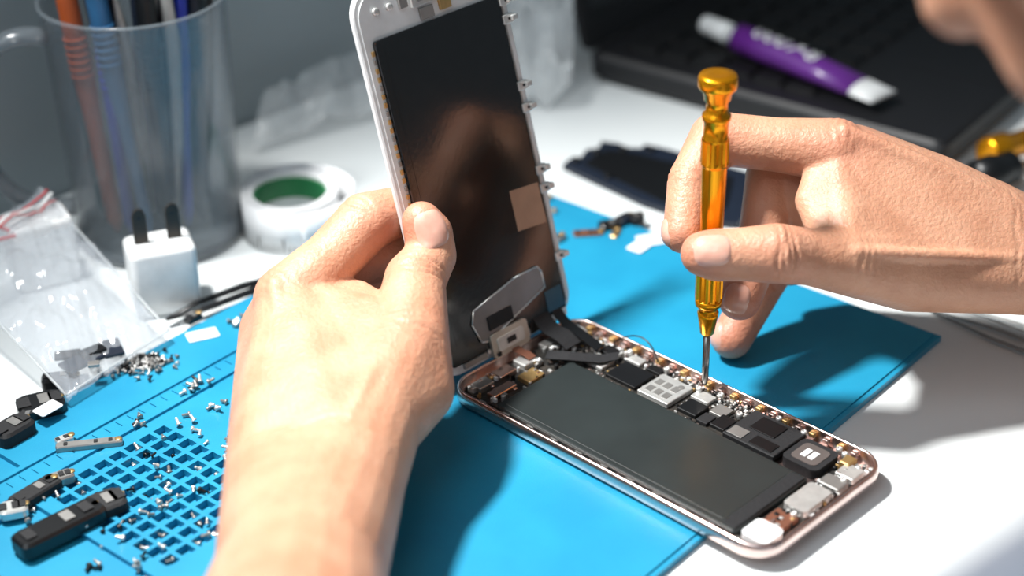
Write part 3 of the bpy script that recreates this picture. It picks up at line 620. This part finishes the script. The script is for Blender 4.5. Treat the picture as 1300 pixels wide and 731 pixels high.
# ---------------------------------------------------------------- small items
b=B()
def tw(p0,p1,sp,r,m,bend=.5):
    p0,p1=V(p0),V(p1);d=(p1-p0);s_=d.normalized().cross(Z)
    for q in (-1,1):
        b.tube([p0+s_*q*.03,p0+d*.3+s_*q*sp+Z*.02,p0+d*.7+s_*q*sp,p1],[r*.4,r,r*1.3,r],m,8,flat=.5)
tw((-12.9,58.0,.35),(-8.9,61.2,.35),.28,.16,M_blk);b.obj('black_tweezers')
b=B();tw((15.6,58.0,.12),(22,52.0,.2),.35,.1,M_dsil);tw((16.6,58.2,.12),(22.5,53.5,.2),.2,.06,M_dsil);b.obj('steel_tweezers')
def label(name,c,ang,s,z,m=M_paper):
    b=B();ex=V((math.cos(ang),math.sin(ang),0));ey=V((-math.sin(ang),math.cos(ang),0));F=frame((c[0],c[1],z),ex,ey,Z)
    b.loft([[F(x,y,q) for x,y in rrect(-s[0]/2,s[0]/2,-s[1]/2,s[1]/2,.08,3)] for q in (0,.03)],m);b.obj(name)
label('paper_label',(-11.4,56.9),.4,(1.15,.7),.31)
label('paper_label.001',(5.7,63.6),.3,(1.3,.9),.31);label('paper_label.002',(5.1,63.0),.9,(1.0,.7),.34)
def lpos(x,y):
    d=V((x,y,0))-V((-2,71,0));return hm(d.dot(ML),d.dot(MW)) if 1.2<d.dot(ML)<23.1 else 0
b=B()
def screw(x,y,a,s=1.):
    z=lpos(x,y);ax=V((math.cos(a),math.sin(a),random.choice([0,0,.6,1.2]))).normalized()
    b.lathe([(.02,0),(.1*s,.0),(.11*s,.05*s),(.055*s,.07*s),(.05*s,.26*s),(.01,.28*s)],V((x,y,z+.1*s)),random.choice([M_sil,M_dsil,M_dsil,M_blk]),axis=ax,seg=8)
for i in range(190):
    a=random.uniform(0,6.28);r=abs(random.gauss(0,.55));screw(-13.2+math.cos(a)*r*1.4,54.9+math.sin(a)*r*.9,random.uniform(0,6.3),.75)
for i in range(100):
    l=random.uniform(5.2,11.5);ww=random.uniform(-28,-20.5);p=MF(l,ww,0);screw(p.x,p.y,random.uniform(0,6.3),random.uniform(.7,1.1))
for (x,y) in [(-11.3,53.2),(-11.0,53.6),(-10.4,57.6),(-10.0,57.9),(-12.8,51.3),(-10.2,52.1)]:
    for k in range(4): screw(x+random.uniform(-.3,.3),y+random.uniform(-.2,.2),random.uniform(0,6.3),1.0)
b.obj('pile_of_screws')
def clutter(name,items):
    b=B()
    for (x,y,z,m,s,a,hh) in items:
        ex=V((math.cos(a),math.sin(a),0));ey=V((-math.sin(a),math.cos(a),0));F=frame((x,y,z),ex,ey,Z)
        b.loft([[F(p,q,k) for p,q in rrect(-s[0]/2+o,s[0]/2-o,-s[1]/2+o,s[1]/2-o,min(s)*.25,3)] for o,k in ((0,0),(0,hh*.8),(min(s)*.08,hh))],m)
        for t in (-.35,.1,.32): 
            b.loft([[F(p+s[0]*t,q,k) for p,q in rrect(-min(s)*.18,min(s)*.18,-min(s)*.25,min(s)*.25,.02,2)] for k in (hh,hh*1.12)],M_dsil if m in (M_blk,M_matte) and abs(t-.1)<.01 else M_matte)
        b.lathe([(.12,0),(.12,.05),(.05,.05)],F(s[0]*.44,0,hh*.9),M_gold,seg=10)
    b.obj(name)
clutter('loudspeaker_module',[(-14.2,45.2,.3,M_blk,(3.0,1.0),.75,.5),(-13.0,46.5,.3,M_matte,(1.2,1.1),.6,.35)])
clutter('phone_connector_flex',[(-15.4,47.2,.3,M_matte,(1.8,.7),.9,.3),(-14.8,47.9,.3,M_dsil,(1.0,.5),.5,.3),(-15.9,46.3,.3,M_sil,(.9,.7),.3,.3)])
clutter('metal_bracket',[(-14.2,49.9,.3,M_dsil,(2.2,.35),.15,.2),(-15.1,50.2,.3,M_sil,(.6,.35),.6,.2)])
clutter('camera_module',[(-16.3,52.2,.3,M_blk,(1.6,1.2),.4,.4),(-16.9,50.6,.3,M_matte,(1.4,1.0),.9,.5),(-15.9,53.6,.3,M_blk,(1.3,.6),.2,.5)])
clutter('circuit_scrap',[(4.0,64.7,.3,M_blk,(.9,.6),.3,.25),(4.6,65.1,.3,M_tan2,(.8,.5),.8,.3),(3.1,64.2,.3,M_cop,(1.2,.5),.1,.1),(5.1,65.2,.3,M_matte,(.6,.6),.5,.3),(4.2,64.1,.3,M_gold,(.7,.3),1.2,.1)])
clutter('circuit_scrap.001',[(1.9,63.7,.3,M_dsil,(.6,.4),.9,.2),(1.6,66.0,.3,M_sil,(.5,.3),.4,.15),(1.4,67.2,.3,M_dsil,(.6,.3),.4,.15),(-11.9,58,.3,M_blk,(.7,.4),.9,.2)])
label('paper_label.003',(-15.9,51.6),.9,(.9,.6),.72)
# ---------------------------------------------------------------- light
def area(name,loc,tgt,size,power,col):
    l=bpy.data.lights.new(name,'AREA');l.shape='DISK';l.size=size*CM;l.energy=power;l.color=col
    o=bpy.data.objects.new(name,l);bpy.context.scene.collection.objects.link(o);o.location=V(loc)*CM
    o.rotation_euler=(V(tgt)-V(loc)).to_track_quat('-Z','Y').to_euler();return o
l=bpy.data.lights.new('desk_lamp_light','SPOT');l.energy=50;l.shadow_soft_size=.035;l.spot_size=math.radians(62);l.spot_blend=1.0;l.color=(1,.99,.965)
o=bpy.data.objects.new('desk_lamp_light',l);bpy.context.scene.collection.objects.link(o);o.location=V((-27,56,62))*CM
o.rotation_euler=(V((8,47,0))-V((-27,56,62))).to_track_quat('-Z','Y').to_euler()
area('soft_fill_light',(-45,0,115),(0,56,0),110,5.8,(.82,.92,1))  # added soft fill from behind the camera's left, stands for no actual window
wd=bpy.data.worlds.new('world');bpy.context.scene.world=wd;wd.use_nodes=True
wd.node_tree.nodes['Background'].inputs[0].default_value=(.68,.82,.92,1);wd.node_tree.nodes['Background'].inputs[1].default_value=.2
bpy.context.scene.view_settings.view_transform='Standard'
